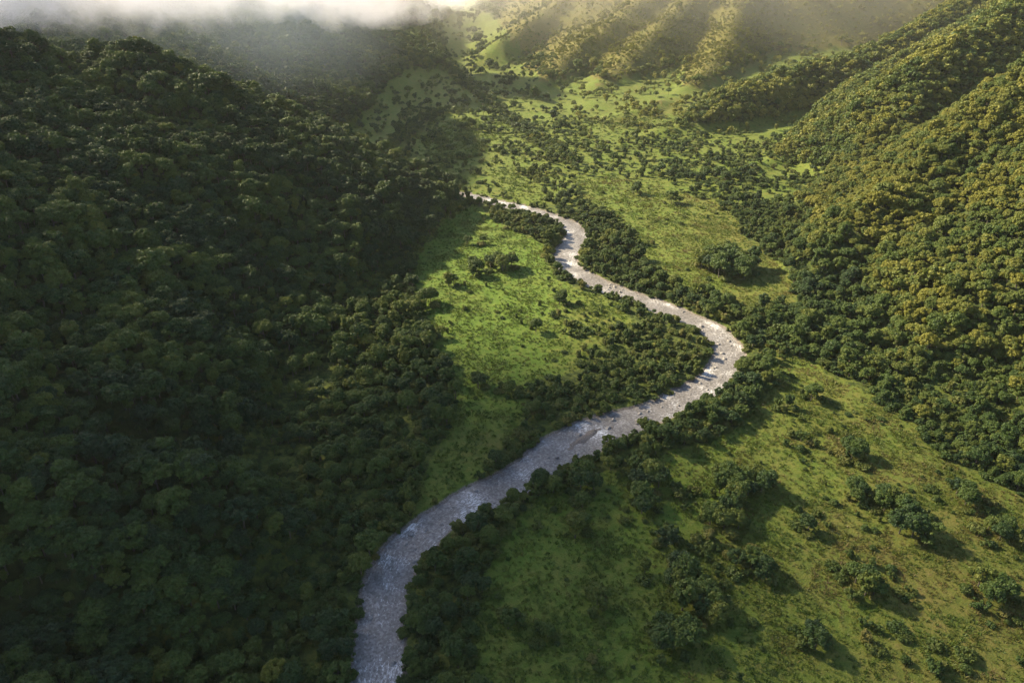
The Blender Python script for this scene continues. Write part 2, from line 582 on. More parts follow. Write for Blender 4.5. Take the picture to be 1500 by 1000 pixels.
def build_river():
    n, K = len(RIV), 15
    t = np.gradient(RIV, axis=0)
    t /= np.hypot(t[:, 0], t[:, 1])[:, None]
    nrm = np.stack([-t[:, 1], t[:, 0]], 1)
    for _ in range(10):
        nrm[1:-1] = 0.25 * nrm[:-2] + 0.5 * nrm[1:-1] + 0.25 * nrm[2:]
    nrm /= np.hypot(nrm[:, 0], nrm[:, 1])[:, None]
    off = np.linspace(-1, 1, K)
    half = (RIV_W + 2.2)[:, None] * off[None]
    X = RIV[:, 0, None] + nrm[:, 0, None] * half
    Y = RIV[:, 1, None] + nrm[:, 1, None] * half
    Z = RIV_Z[:, None] + 0.26 * (fbm(X / 1.6, Y / 1.6, 61, 2) - 0.5) + 0.22 * (vn(RS_S[:, None] / 1.3, half / 3.0, 62) - 0.5)
    V = np.stack([X, Y, Z], -1).reshape(-1, 3)
    i, j = np.meshgrid(np.arange(K - 1), np.arange(n - 1))
    a = (j * K + i).ravel()
    F = np.stack([a, a + 1, a + K + 1, a + K], 1)
    me = mesh_from('river', V, F, mats=[water_material()], smooth=True)
    uvl = me.uv_layers.new(name='flow')
    UV = np.stack([np.repeat(RS_S[:, None], K, 1), half + 20], -1).reshape(-1, 2)
    li = np.empty(len(me.loops), np.int32)
    me.loops.foreach_get('vertex_index', li)
    uvl.data.foreach_set('uv', UV[li].astype(np.float32).ravel())
    say(link(bpy.data.objects.new('river', me)), kind='structure')


build_river()


# ------------------------------------------------------------------ plants: meshes
def tube(path, rad, k=6):
    path = np.array(path, float)
    V, F = [], []
    for i, (p, r) in enumerate(zip(path, rad)):
        d = path[min(i + 1, len(path) - 1)] - path[max(i - 1, 0)]
        d /= np.linalg.norm(d) + 1e-9
        u = np.cross(d, [0.3, 0.9, 0.1])
        u /= np.linalg.norm(u) + 1e-9
        w = np.cross(d, u)
        for q in range(k):
            a = 2 * pi * q / k
            V.append(p + r * (cos(a) * u + sin(a) * w))
    for i in range(len(path) - 1):
        for q in range(k):
            F.append((i * k + q, i * k + (q + 1) % k, (i + 1) * k + (q + 1) % k, (i + 1) * k + q))
    return np.array(V), np.array(F)


def join(parts):
    V, F, n = [], [], 0
    for v, f in parts:
        V.append(v)
        F.append(f + n)
        n += len(v)
    return np.vstack(V), np.vstack(F)


_ph = (1 + 5 ** 0.5) / 2
ICO_V = np.array([(-1, _ph, 0), (1, _ph, 0), (-1, -_ph, 0), (1, -_ph, 0), (0, -1, _ph), (0, 1, _ph), (0, -1, -_ph), (0, 1, -_ph), (_ph, 0, -1), (_ph, 0, 1), (-_ph, 0, -1), (-_ph, 0, 1)]) / math.sqrt(1 + _ph * _ph)
ICO_F = np.array([(0, 11, 5), (0, 5, 1), (0, 1, 7), (0, 7, 10), (0, 10, 11), (1, 5, 9), (5, 11, 4), (11, 10, 2), (10, 7, 6), (7, 1, 8), (3, 9, 4), (3, 4, 2), (3, 2, 6), (3, 6, 8), (3, 8, 9), (4, 9, 5), (2, 4, 11), (6, 2, 10), (8, 6, 7), (9, 8, 1)])


def leafy(lobes, per, size, rs, low=-0.45, core=0.62):
    """leaf sprays over a set of lobes (cx, cy, cz, r)"""
    V4, LV, V3, F3, L3 = [], [], [], [], []
    base = 0
    lob = np.array(lobes)
    mean = lob[:, :3].mean(0)
    for (cx, cy, cz, r) in lobes:
        n = max(6, int(per * (r / lob[:, 3].mean()) ** 2))
        d = rs.normal(size=(n * 2, 3))
        d /= np.linalg.norm(d, axis=1)[:, None]
        d = d[d[:, 2] > low][:n]
        n = len(d)
        rad = r * (0.72 + 0.38 * rs.rand(n))
        P = np.array([cx, cy, cz]) + d * rad[:, None] * np.array([1, 1, 0.85])
        nr = d + rs.normal(scale=0.55, size=(n, 3)) + np.array([0, 0, 0.35])
        nr /= np.linalg.norm(nr, axis=1)[:, None]
        u = np.cross(nr, rs.normal(size=(n, 3)))
        u /= np.linalg.norm(u, axis=1)[:, None]
        w = np.cross(nr, u)
        s = size * (0.6 + 0.8 * rs.rand(n))[:, None]
        k = 0.55 + 0.25 * rs.rand(n)[:, None]
        drop = np.array([0, 0, -0.25]) * s
        q = np.stack([P - u * s + drop, P - w * s * k, P + u * s + drop, P + w * s * k], 1)
        V4.append(q.reshape(-1, 3))
        tone = np.clip(rs.rand() * 0.5 + 0.5 * rs.rand(n), 0, 1)
        LV.append(np.repeat(tone, 4))
        V3.append(ICO_V * r * core * np.array([1, 1, 0.85]) * (0.85 + 0.3 * rs.rand(12, 1)) + np.array([cx, cy, cz]))
        L3.append(np.full(12, tone.mean()))
        F3.append(ICO_F + base)
        base += 12
    V4 = np.vstack(V4)
    LV = np.concatenate(LV)
    V3 = np.vstack(V3)
    n4 = len(V4)
    return np.vstack([V4, V3]), np.arange(n4).reshape(-1, 4), np.vstack(F3) + n4, np.concatenate([LV, np.concatenate(L3)])


def crown_lobes(kind, rs, n):
    """crown of a tree 10 m tall, crown about 8 m wide"""
    L = []
    for i in range(n):
        a = 2 * pi * (i * 0.618 + 0.12 * rs.rand())
        u = (i + 0.5) / n
        if kind == 'round':
            h = 1 - 1.25 * u
            rr = math.sqrt(max(0, 1 - h * h)) * 3.2
            z = 5.8 + 3.0 * h
            r = 1.15 + 0.5 * rs.rand()
        elif kind == 'flat':
            rr = 4.1 * math.sqrt(u)
            z = 8.1 - 1.6 * u ** 2 + rs.normal(scale=0.35)
            r = 1.05 + 0.5 * rs.rand()
            if rs.rand() < 0.25:
                z -= 1.6
                rr *= 0.8
        elif kind == 'tall':
            z = 3.4 + 6.2 * (1 - u)
            rr = (0.5 + 2.1 * sin(pi * min(1, 0.12 + 0.88 * u) ** 0.9)) * (0.7 + 0.4 * rs.rand())
            r = 0.9 + 0.45 * rs.rand()
        elif kind == 'lopsided':
            h = 1 - 1.3 * u
            rr = math.sqrt(max(0, 1 - h * h)) * (3.2 + 1.3 * cos(a))
            z = 5.6 + 2.8 * h + 0.35 * rr * cos(a)
            r = 1.0 + 0.6 * rs.rand()
        else:                                       # ragged
            rr = 3.9 * math.sqrt(rs.rand())
            z = 4.6 + 4.6 * rs.rand() * (1 - 0.12 * rr)
            r = 0.75 + 0.55 * rs.rand()
        rr *= 0.85 + 0.3 * rs.rand()
        L.append((rr * cos(a), rr * sin(a), z + rs.normal(scale=0.25), r))
    return L


TREE_KINDS = ['round', 'flat', 'tall', 'lopsided', 'ragged']
TREE_WORD = {'round': 'round-crowned', 'flat': 'broad flat-topped', 'tall': 'tall slender', 'lopsided': 'lopsided', 'ragged': 'ragged open'}


def make_tree(kind, seed, far=False):
    rs = RS(seed)
    if far:
        lobes = crown_lobes(kind, rs, 11)
        lobes = [(x, y, z, r * 1.45) for x, y, z, r in lobes]
        V, F4, F3, lv = leafy(lobes, 26, 0.85, rs)
    else:
        lobes = crown_lobes(kind, rs, {'round': 44, 'flat': 46, 'tall': 40, 'lopsided': 44, 'ragged': 36}[kind])
        lobes = [(x, y, z, r * (0.62 + 0.42 * rs.rand())) for x, y, z, r in lobes]
        V, F4, F3, lv = leafy(lobes, 62, 0.36, rs)
    crown = mesh_from('crown', V, F4, F3, mats=[M_LEAF])
    add_attr(crown, 'lv', lv)
    top = np.array([0.3 * rs.normal(), 0.3 * rs.normal(), 6.0])
    parts = [tube([(0, 0, -1.2), (0.05, 0, 1.0), top * 0.55, top], [0.34, 0.26, 0.2, 0.1], 5 if far else 7)]
    for q in sorted(lobes, key=lambda l: l[2])[:(3 if far else 9)]:
        st = top * (0.45 + 0.4 * rs.rand())
        e = np.array(q[:3])
        parts.append(tube([st, st * 0.5 + e * 0.5 + np.array([0, 0, -0.3]), e], [0.12, 0.08, 0.04], 4))
    Vt, Ft = join(parts)
    trunk = mesh_from('trunk', Vt, Ft, mats=[M_BARK], smooth=True)
    both = None
    if True:
        Va = np.vstack([V, Vt])
        F4a = np.vstack([F4, Ft + len(V)])
        both = mesh_from('forest tree', Va, F4a, F3, mats=[M_LEAF, M_BARK], mat_idx=np.concatenate([np.zeros(len(F4)), np.ones(len(Ft)), np.zeros(len(F3))]))
        add_attr(both, 'lv', np.concatenate([lv, np.zeros(len(Vt))]))
    return crown, trunk, both


BUSH_KINDS = ['rounded', 'low spreading', 'upright', 'straggling']


def make_bush(kind, seed):
    """bush about 3 m across, 2.4 m tall"""
    rs = RS(seed)
    L = []
    n = {'rounded': 15, 'low spreading': 16, 'upright': 14, 'straggling': 11}[kind]
    for i in range(n):
        a = 2 * pi * (i * 0.618 + 0.1 * rs.rand())
        u = (i + 0.5) / n
        if kind == 'rounded':
            rr, z, r = 1.1 * math.sqrt(u), 1.75 - 1.1 * u, 0.55 + 0.25 * rs.rand()
        elif kind == 'low spreading':
            rr, z, r = 1.7 * math.sqrt(u), 1.0 - 0.4 * u, 0.45 + 0.25 * rs.rand()
        elif kind == 'upright':
            rr, z, r = 0.75 * math.sqrt(rs.rand()), 0.5 + 2.3 * (1 - u), 0.42 + 0.22 * rs.rand()
        else:
            rr, z, r = 1.7 * math.sqrt(rs.rand()), 0.5 + 1.6 * rs.rand(), 0.36 + 0.25 * rs.rand()
        L.append((rr * cos(a), rr * sin(a), z, r))
    V, F4, F3, lv = leafy(L, 58, 0.24, rs, -0.6)
    fol = mesh_from('foliage', V, F4, F3, mats=[M_BUSH])
    add_attr(fol, 'lv', lv)
    parts = []
    for q in L[:6]:
        e = np.array(q[:3])
        parts.append(tube([(0.15 * q[0], 0.15 * q[1], -0.4), e * 0.5 + np.array([0, 0, 0.1]), e], [0.07, 0.05, 0.02], 4))
    Vt, Ft = join(parts)
    stem = mesh_from('stems', Vt, Ft, mats=[M_BARK])
    both = mesh_from('scrub bush', np.vstack([V, Vt]), np.vstack([F4, Ft + len(V)]), F3, mats=[M_BUSH, M_BARK],
                     mat_idx=np.concatenate([np.zeros(len(F4)), np.ones(len(Ft)), np.zeros(len(F3))]))
    add_attr(both, 'lv', np.concatenate([lv, np.zeros(len(Vt))]))
    return fol, stem, both


def make_tuft(seed):
    rs = RS(seed)
    V, lv = [], []
    for i in range(16):
        a, r = 2 * pi * rs.rand(), 0.5 * math.sqrt(rs.rand())
        b = np.array([r * cos(a), r * sin(a), -0.05])
        h = 0.18 + 0.32 * rs.rand()
        t = b + np.array([0.3 * rs.normal(), 0.3 * rs.normal(), h])
        c = 2 * pi * rs.rand()
        w = 0.10 * np.array([cos(c), sin(c), 0])
        V += [b - w, b + w, t + w * 0.5, t - w * 0.5]
        lv += [rs.rand()] * 4
    me = mesh_from('grass tuft', np.array(V), np.arange(len(V)).reshape(-1, 4), mats=[M_GRASS])
    add_attr(me, 'lv', lv)
    return me


TREES = [(k, make_tree(k, 100 + 7 * i + v)) for i, k in enumerate(TREE_KINDS) for v in range(2)]
FAR_TREES = [make_tree(k, 300 + i, True)[2] for i, k in enumerate(['round', 'flat', 'lopsided', 'round', 'tall'])]
BUSHES = [(k, make_bush(k, 400 + 5 * i + v)) for i, k in enumerate(BUSH_KINDS) for v in range(2)]
TUFTS = [make_tuft(500 + i) for i in range(4)]


# ------------------------------------------------------------------ planting
def tone_patches(x, y, seed, lo=0.0, hi=1.0):
    rs = RS(seed)
    t = 0.42 + 0.9 * (fbm(x / 28, y / 28, seed, 3) - 0.5) + rs.normal(scale=0.19, size=x.shape)
    return np.clip(lo + (hi - lo) * t, 0, 1)


def in_view(x, y, z, mx=150, my=130):
    px, py, fw = project(x, y, z)
    return (px > -mx) & (px < 1500 + mx) & (py > -my) & (py < 1000 + my) & (fw > 5)


def jitter_grid(x0, x1, y0, y1, s, seed):
    rs = RS(seed)
    X, Y = np.meshgrid(np.arange(x0, x1, s), np.arange(y0, y1, s * 0.866))
    X = X + (np.arange(X.shape[0])[:, None] % 2) * s * 0.5
    X, Y = X.ravel(), Y.ravel()
    return X + rs.uniform(-0.42, 0.42, X.shape) * s, Y + rs.uniform(-0.42, 0.42, X.shape) * s


trees, bushes = [], []            # rows: x, y, z, scale, rot, variant, tone, where


_L1 = [(585, 58), (640, 88), (700, 135), (740, 172), (790, 205), (830, 232)]
_L2 = [(560, 218), (600, 192), (640, 165)]
TREE_LINES = [(_L1[:-1], _L1[1:]), (_L2[:-1], _L2[1:])]


def plant_trees():
    rs = RS(11)
    # --- closed forest on the slopes and wooded parts of the floor, in depth bands
    for (y0, y1, s, size, seed) in ((-40, 430, 3.2, 0.54, 1), (430, 760, 3.5, 0.53, 2), (760, 1200, 5.0, 0.66, 3), (1200, 2150, 9.0, 1.0, 4)):
        X, Y = jitter_grid(-760 if y0 > 500 else -420, 900 if y0 > 500 else 560, y0, y1, s, 70 + seed)
        Z, H, D = ground_z(X, Y)
        ok = in_view(X, Y, Z, 260 if y0 < 500 else 120, 260 if y0 < 300 else 110) & (D > 3.0)
        X, Y, Z, H, D = (a[ok] for a in (X, Y, Z, H, D))
        m = meadow_at(X, Y, Z, H)
        px, py, fw = project(X, Y, Z)
        patch = fbm(X / 22, Y / 22, 81, 3)
        den = np.ones(X.shape)
        floor = (H < 3.5) & (Y < 640)
        den[floor] = np.where(patch > 0.44, 0.62, 0.30)[floor]
        up_ = floor & (Y > 470)
        den[up_] = np.where(X > 5, np.where(patch > 0.53, 0.36, 0.05), np.where(patch > 0.57, 0.22, 0.015))[up_]
        w4 = floor & in_poly(px, py, [(850, 430), (960, 440), (1060, 490), (1050, 550), (960, 600), (860, 620), (760, 670), (690, 690), (760, 590)])
        den[w4] = np.where(patch > 0.5, 0.5, 0.16)[w4]
        far_floor = (Y >= 640) & (H < 6)
        den[far_floor] = np.where(patch > 0.55, 0.30, 0.03)[far_floor]
        line = np.full(X.shape, 1e9)
        for A_, B_ in TREE_LINES:
            for (ax, ay), (bx, by) in zip([on_floor(*q) for q in A_], [on_floor(*q) for q in B_]):
                dx, dy = bx - ax, by - ay
                t = np.clip(((X - ax) * dx + (Y - ay) * dy) / (dx * dx + dy * dy), 0, 1)
                line = np.minimum(line, np.hypot(X - ax - t * dx, Y - ay - t * dy))
        line = (line < 7 + 6 * patch) & (Y > 560)
        den[m != ''] = 0.0
        sp = np.isin(m, ['D', 'E', 'F', 'G'])
        den[sp] = np.where(fbm(X / 14, Y / 14, 83, 3) > 0.62, 0.6, 0.05)[sp]
        gold = (Y > np.maximum(740, 755 + 0.84 * (X - 157))) & (X > -60 + 0.05 * (Y - 720)) & (H > 8)
        den[gold & (m == '')] = np.where(fbm(X / 45, Y / 45, 85, 3) > 0.52, 0.9, 0.6)[gold & (m == '')]
        den[line] = 0.8
        den[(Y > 360) & (D < 5)] = 0
        k = rs.rand(len(X)) < den
        X, Y, Z, H, D, floor, patch, w4, far_floor = (a[k] for a in (X, Y, Z, H, D, floor, patch, w4, far_floor))
        sc = size * (0.5 + 1.0 * rs.rand(len(X)) ** 2 + 0.5 * (rs.rand(len(X)) > 0.965)) * (0.85 + 0.4 * (fbm(X / 35, Y / 35, 84, 2)))
        sc = np.where((X < 20) & ~floor & (Y < 700), sc * (0.95 + 0.45 * rs.rand(len(X)) ** 3), sc)
        sc = np.where(floor, sc * 0.88, sc)
        sc = np.where(w4, sc * 0.8, sc)
        sc = np.where(far_floor, sc * 0.8, sc)
        sc = np.where(floor & (Y > 400), sc * 0.85, sc)
        sc = np.where(gold[k], sc * (0.40 + 0.25 * (patch > 0.56)), sc)
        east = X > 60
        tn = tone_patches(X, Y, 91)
        tn = np.where(east & ~floor, tn * 0.85 + 0.41, tn * 0.78)  # sunlight put into leaf tone: lit slope more golden, shaded slope darker
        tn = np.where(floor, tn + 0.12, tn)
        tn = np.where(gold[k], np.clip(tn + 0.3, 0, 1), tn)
        for i in range(len(X)):
            where = 'floor' if floor[i] else ('west' if X[i] < 20 else 'east')
            trees.append([X[i], Y[i], Z[i], sc[i], 2 * pi * rs.rand(), rs.randint(10), float(np.clip(tn[i], 0, 1)), where])


plant_trees()

# clumps and single plants standing in the meadows: photo position, radius in metres across/along, trees, bushes, tree size, phrase
CLUMPS = [
    (1065, 385, 16, 15, 22, 6, 0.80, 'round copse on sunlit upper meadow'),
    (735, 384, 9, 5, 7, 3, 0.66, 'copse amid bright green meadow'),
    (694, 396, 4, 3, 3, 1, 0.68, 'dark stand beside bright meadow copse'),
    (661, 410, 3.4, 2.2, 2, 2, 0.55, 'hedge line across bright green meadow'),
    (628, 437, 4, 3, 3, 1, 0.70, 'clump between bright meadow and shaded forest'),
    (822, 436, 2.6, 3, 2, 2, 0.62, 'small stand above lone meadow tree'),
    (811, 455, 2, 1.6, 0, 2, 0.5, 'low patch below small meadow stand'),
    (785, 478, 0.1, 0.1, 1, 0, 0.62, 'middle of the bright green meadow'),
    (684, 350, 1.5, 1.5, 1, 1, 0.48, 'upper end of bright green meadow'),
    (706, 349, 2.0, 1.5, 1, 1, 0.46, 'upper end of bright green meadow'),
    (703, 556, 3, 3, 3, 1, 0.52, 'grassy neck under shaded forest'),
    (745, 566, 5, 3.5, 2, 5, 0.50, 'narrow lower end of bright meadow'),
    (842, 478, 6, 4, 0, 7, 0.5, 'rough grass beside big river bend'),
    (900, 482, 8, 4, 1, 8, 0.45, 'scrub inside the big river bend'),
    (870, 520, 9, 5, 1, 9, 0.45, 'scrub inside the big river bend'),
    (930, 275, 5, 4, 3, 1, 0.66, 'top corner of sunlit upper meadow'),
    (985, 290, 5, 4, 4, 1, 0.62, 'sunny upper meadow edge under spur'),
    (1075, 712, 8, 7, 8, 5, 0.62, 'large pasture clump'),
    (1062, 758, 7, 5, 6, 4, 0.60, 'large pasture clump'),
    (1112, 705, 4, 3, 3, 2, 0.55, 'large pasture clump'),
    (1000, 845, 5, 4, 5, 3, 0.62, 'dark thicket at pasture bottom'),
    (1022, 885, 6, 5, 7, 3, 0.66, 'dark thicket at pasture bottom'),
    (985, 930, 5, 4, 5, 3, 0.60, 'dark thicket at pasture bottom'),
    (1112, 833, 3.4, 3, 3, 2, 0.60, 'rounded knot below large pasture clump'),
    (1070, 820, 5, 3, 1, 4, 0.45, 'scrub between large clump and dark thicket'),
    (1300, 735, 7, 4, 4, 6, 0.52, 'straggling band across upper pasture'),
    (1335, 770, 5, 4, 5, 2, 0.62, 'straggling band across upper pasture'),
    (1255, 720, 4, 4, 3, 4, 0.50, 'straggling band across upper pasture'),
    (1262, 855, 4.2, 3.2, 4, 3, 0.58, 'compact clump on lower pasture'),
    (1225, 830, 2.4, 2, 0, 3, 0.5, 'low scrub beside compact clump'),
    (1190, 932, 4.5, 3, 2, 4, 0.46, 'bushy patch at pasture bottom'),
    (1445, 865, 6, 5, 4, 5, 0.52, 'dim clump on outer pasture'),
    (1250, 660, 5, 4, 3, 5, 0.50, 'loose group below sunlit slope'),
    (1180, 770, 3, 2, 1, 3, 0.5, 'low group in middle pasture'),
    (1188, 575, 3.4, 2.6, 2, 3, 0.52, 'grassy tongue under sunlit slope'),
    (1150, 590, 3.5, 3, 1, 4, 0.48, 'grassy tongue under sunlit slope'),
    (1170, 640, 5, 3, 1, 5, 0.45, 'pasture slope above large clump'),
    (1410, 725, 8, 5, 3, 8, 0.50, 'scrubby foot of sunlit slope'),
    (1465, 775, 7, 5, 3, 8, 0.50, 'scrubby foot of sunlit slope'),
    (950, 700, 4.5, 4.5, 5, 2, 0.62, 'leafy spur between river and pasture'),
    (945, 738, 3.2, 3, 3, 1, 0.58, 'leafy spur between river and pasture'),
    (975, 785, 4, 3, 2, 4, 0.52, 'scrub below the leafy river spur'),
    (855, 706, 4.6, 3.4, 4, 3, 0.58, 'clump heading the riverside pasture'),
    (845, 770, 2.6, 3.2, 2, 2, 0.55, 'dim stand in riverside pasture'),
    (850, 738, 2.6, 2, 1, 2, 0.5, 'dim stand in riverside pasture'),
    (872, 880, 2.4, 3, 1, 3, 0.50, 'sparse bushes on lower riverside pasture'),
    (940, 830, 1.6, 2, 1, 1, 0.45, 'edge of the dark thicket'),
    (750, 905, 2.6, 2.4, 2, 2, 0.46, 'sparse bushes on lower riverside pasture'),
    (797, 925, 3, 2.6, 1, 3, 0.44, 'sparse bushes on lower riverside pasture'),
    (1000, 715, 3, 2, 0, 4, 0.5, 'gap between leafy spur and large clump'),
    (1030, 790, 3, 2, 0, 4, 0.45, 'below the large pasture clump'),
    (1290, 925, 6, 3, 0, 5, 0.40, 'furrow of dim lowest pasture'),
    (1380, 960, 8, 3, 0, 6, 0.40, 'furrow of dim lowest pasture'),
]

special = []                      # plants that stand alone or in clumps: always things


def plant_clumps():
    rs = RS(23)
    for (px, py, rx, ry, nt, nb, size, phrase) in CLUMPS:
        cx, cy = on_floor(px, py + 8)
        n = nt + nb
        for i in range(n):
            a = 2 * pi * (i * 0.618 + 0.15 * rs.rand())
            q = math.sqrt((i + 0.5) / n) if n > 1 else 0
            if i >= nt:
                q = 0.75 + 0.45 * rs.rand()
            x, y = cx + rx * q * cos(a), cy + ry * 1.25 * q * sin(a)
            z, h, d = (float(v) for v in ground_z(np.array(x), np.array(y)))
            if d < (3.6 if i < nt else 1.5):
                continue
            pos = 'middle' if q < 0.42 else ('upstream edge' if sin(a) > 0.7 else 'downstream edge' if sin(a) < -0.7 else 'river side' if cos(a) < 0 else 'hillward side')
            if px < 840 and py < 620:
                pos = pos.replace('river side', 'forest side').replace('hillward side', 'river side')
            tone = float(np.clip(rs.normal(0.44, 0.18), 0, 1))
            if i < nt:
                special.append(['tree', x, y, z, 1.22 * size * (0.8 + 0.4 * rs.rand()), 2 * pi * rs.rand(), rs.randint(10), tone, phrase, pos if n > 1 else ''])
            else:
                special.append(['bush', x, y, z, (0.75 + 0.65 * rs.rand()) * (0.6 + 0.8 * size), 2 * pi * rs.rand(), rs.randint(8), min(1, tone + 0.1), phrase, pos if n > 1 else ''])


plant_clumps()


def plant_bushes():
    """undergrowth along the banks, scattered over the rough pasture, round the meadow edges"""
    rs = RS(31)
    X, Y = jitter_grid(-70, 260, 95, 620, 3.1, 77)
    Z, H, D = ground_z(X, Y)
    ok = in_view(X, Y, Z) & (D > 1.8) & (H < 13)
    X, Y, Z, H, D = (a[ok] for a in (X, Y, Z, H, D))
    m = meadow_at(X, Y, Z, H)
    patch = fbm(X / 13, Y / 13, 88, 3)
    den = np.where(m == '', 0.55, 0.0)
    den = np.where(D < 4, 0.75, den)
    den = np.where((H > 2.5) & (X > 60), np.maximum(den, 0.6), den)
    den = np.where(m == 'C', np.where(patch > 0.56, 0.22, 0.02) + 0.08 * sstep(60, 150, X), den)
    den = np.where(m == 'A', np.where(patch > 0.60, 0.10, 0.006) + 0.16 * sstep(8, 40, X) * (Y < 330), den)
    den = np.where(m == 'B', np.where(patch > 0.62, 0.10, 0.01), den)
    den = np.where((Y > 440) & (m == ''), np.where(patch > 0.56, 0.22, 0.05), den)
    k = rs.rand(len(X)) < den
    X, Y, Z, m, D = X[k], Y[k], Z[k], m[k], D[k]
    tn = np.clip(tone_patches(X, Y, 95) * 0.8 + 0.12, 0, 1)
    sc = np.where(m == '', 0.8 + 0.7 * rs.rand(len(X)), 0.35 + 0.65 * rs.rand(len(X)) ** 2)
    sc = np.where(D < 3, 0.5 + 0.6 * rs.rand(len(X)), sc)
    for i in range(len(X)):
        bushes.append([X[i], Y[i], Z[i], sc[i], 2 * pi * rs.rand(), rs.randint(8), float(tn[i]), m[i]])


plant_bushes()


# ------------------------------------------------------------------ the things among them
TONES = [(0.06, 'bluish dark green'), (0.27, 'dark green'), (0.48, 'mid green'), (0.70, 'olive green'), (0.93, 'yellowish green')]


def tone_word(t):
    return min(TONES, key=lambda q: abs(q[0] - t))


used = {}


def name_it(kindword, shapes, var, tone, place):
    """a label no other plant of the scene has: the look is settled so that it is true and single in its place"""
    order_t = sorted(TONES, key=lambda q: abs(q[0] - tone))
    v0 = var // 2
    for dt, tq in enumerate(order_t):
        for ds in range(len(shapes)):
            v = (v0 + ds) % len(shapes)
            lab = f'{tq[1]} {shapes[v]} {kindword} {place}'.replace(' of the ', ' of ').replace(' in the ', ' in ')
            if lab not in used:
                used[lab] = 1
                return lab, v * 2 + var % 2, tq[0] + 0.5 * (tone - tq[0]) * (dt == 0)
    return None, var, tone


def reach(y):
    return 0 if y < 150 else 1 if y < 185 else 2 if y < 225 else 3 if y < 262 else 4 if y < 320 else 5


REACH = ['lowest reach', 'straight below the shoal', 'gravel shoal', 'big bend', 'run above big bend', 'upper S-bend']


def zone_of(x, y, z, where, dw, shaded_bank):
    px, py, fw = project(np.array(x), np.array(y), np.array(z))
    if where == 'floor' or (dw < 22 and where != 'west'):
        side = 'shaded bank' if shaded_bank else 'pasture bank'
        inner = 'at waterline' if dw < 5 else 'in second row' if dw < 10 else 'set back'
        return f'{inner}, {side} of {REACH[reach(y)]}'
    if where == 'west':
        up = z - GRADE * y
        band = 'low on' if up < 22 else 'midway up' if up < 50 else 'high on'
        if dw < 12:
            return f'{band} dark slope overhanging {REACH[reach(y)]}'
        row = 'bottom of picture' if py > 930 else 'lower picture' if py > 840 else 'beside lowest reach' if py > 740 else 'beside shoal' if py > 620 else 'facing big bend'
        col = 'outer side' if px < 120 else 'inland' if px < 300 else 'river side'
        return f'{band} dark slope, {col}, {row}'
    return 'low on sunlit slope above pasture' if z - GRADE * y < 20 else 'midway up sunlit slope above pasture'


def make_tree_thing(x, y, z, sc, rot, var, tone, label, group, sz=1.0):
    root = bpy.data.objects.new('broadleaf_tree', None)
    root.empty_display_size = 0.5
    COL.objects.link(root)
    root.location = (x, y, z - 0.15 * sc)
    root.rotation_euler = (0, 0, rot)
    root.scale = (sc, sc, sc * sz)
    say(root, label, 'tree', group)
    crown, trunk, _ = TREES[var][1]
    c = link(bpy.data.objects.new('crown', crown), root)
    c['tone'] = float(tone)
    link(bpy.data.objects.new('trunk', trunk), root)


def make_bush_thing(x, y, z, sc, rot, var, tone, label, group):
    root = bpy.data.objects.new('bush', None)
    root.empty_display_size = 0.3
    COL.objects.link(root)
    root.location = (x, y, z - 0.08 * sc)
    root.rotation_euler = (0, 0, rot)
    root.scale = (sc, sc, sc)
    say(root, label, 'bush', group)
    fol, stem, _ = BUSHES[var][1]
    c = link(bpy.data.objects.new('foliage', fol), root)
    c['tone'] = float(tone)
    link(bpy.data.objects.new('stems', stem), root)


SHAPES_T = [TREE_WORD[k] for k in TREE_KINDS]
n_t = n_b = 0
left_trees, left_bushes = [], []
special.sort(key=lambda s: 0 if s[0] == 'tree' else 1)
for s in special:
    kind, x, y, z, sc, rot, var, tone, phrase, pos = s
    place = f'at {pos}, {phrase}' if pos else f'alone in {phrase}'
    place = place.replace('at middle,', 'in middle of')
    if kind == 'tree':
        lab, var, tone = name_it('tree', SHAPES_T, var, tone, place)
        if lab is None or n_t >= T_NEAR_MAX:
            left_trees.append([x, y, z, sc, rot, var, tone, 'floor'])
            continue
        n_t += 1
        make_tree_thing(x, y, z, sc, rot, var, tone, lab, 'trees in the ' + phrase)
    else:
        if not bool(in_view(np.array(x), np.array(y), np.array(z), -4, -4)) or n_b >= B_NEAR_MAX:
            left_bushes.append([x, y, z, sc, rot, var, tone, 'C'])
            continue
        lab, var, tone = name_it('bush', BUSH_KINDS, var, tone, place)
        if lab is None:
            left_bushes.append([x, y, z, sc, rot, var, tone, 'C'])
            continue
        n_b += 1
        make_bush_thing(x, y, z, sc, rot, var, tone, lab, 'bushes in the ' + phrase)

# keep the planted clumps clear of the scattered growth
SP = np.array([[s[1], s[2], s[4] * (3.2 if s[0] == 'tree' else 1.2)] for s in special])


def clear_of_special(rows, f):
    A = np.array([[r[0], r[1]] for r in rows])
    keep = np.ones(len(A), bool)
    for sx, sy, sr in SP:
        keep &= ((A[:, 0] - sx) ** 2 + (A[:, 1] - sy) ** 2) > (sr * f) ** 2
    return [r for r, k in zip(rows, keep) if k]


trees = clear_of_special(trees, 0.8)
bushes = clear_of_special(bushes, 0.9)

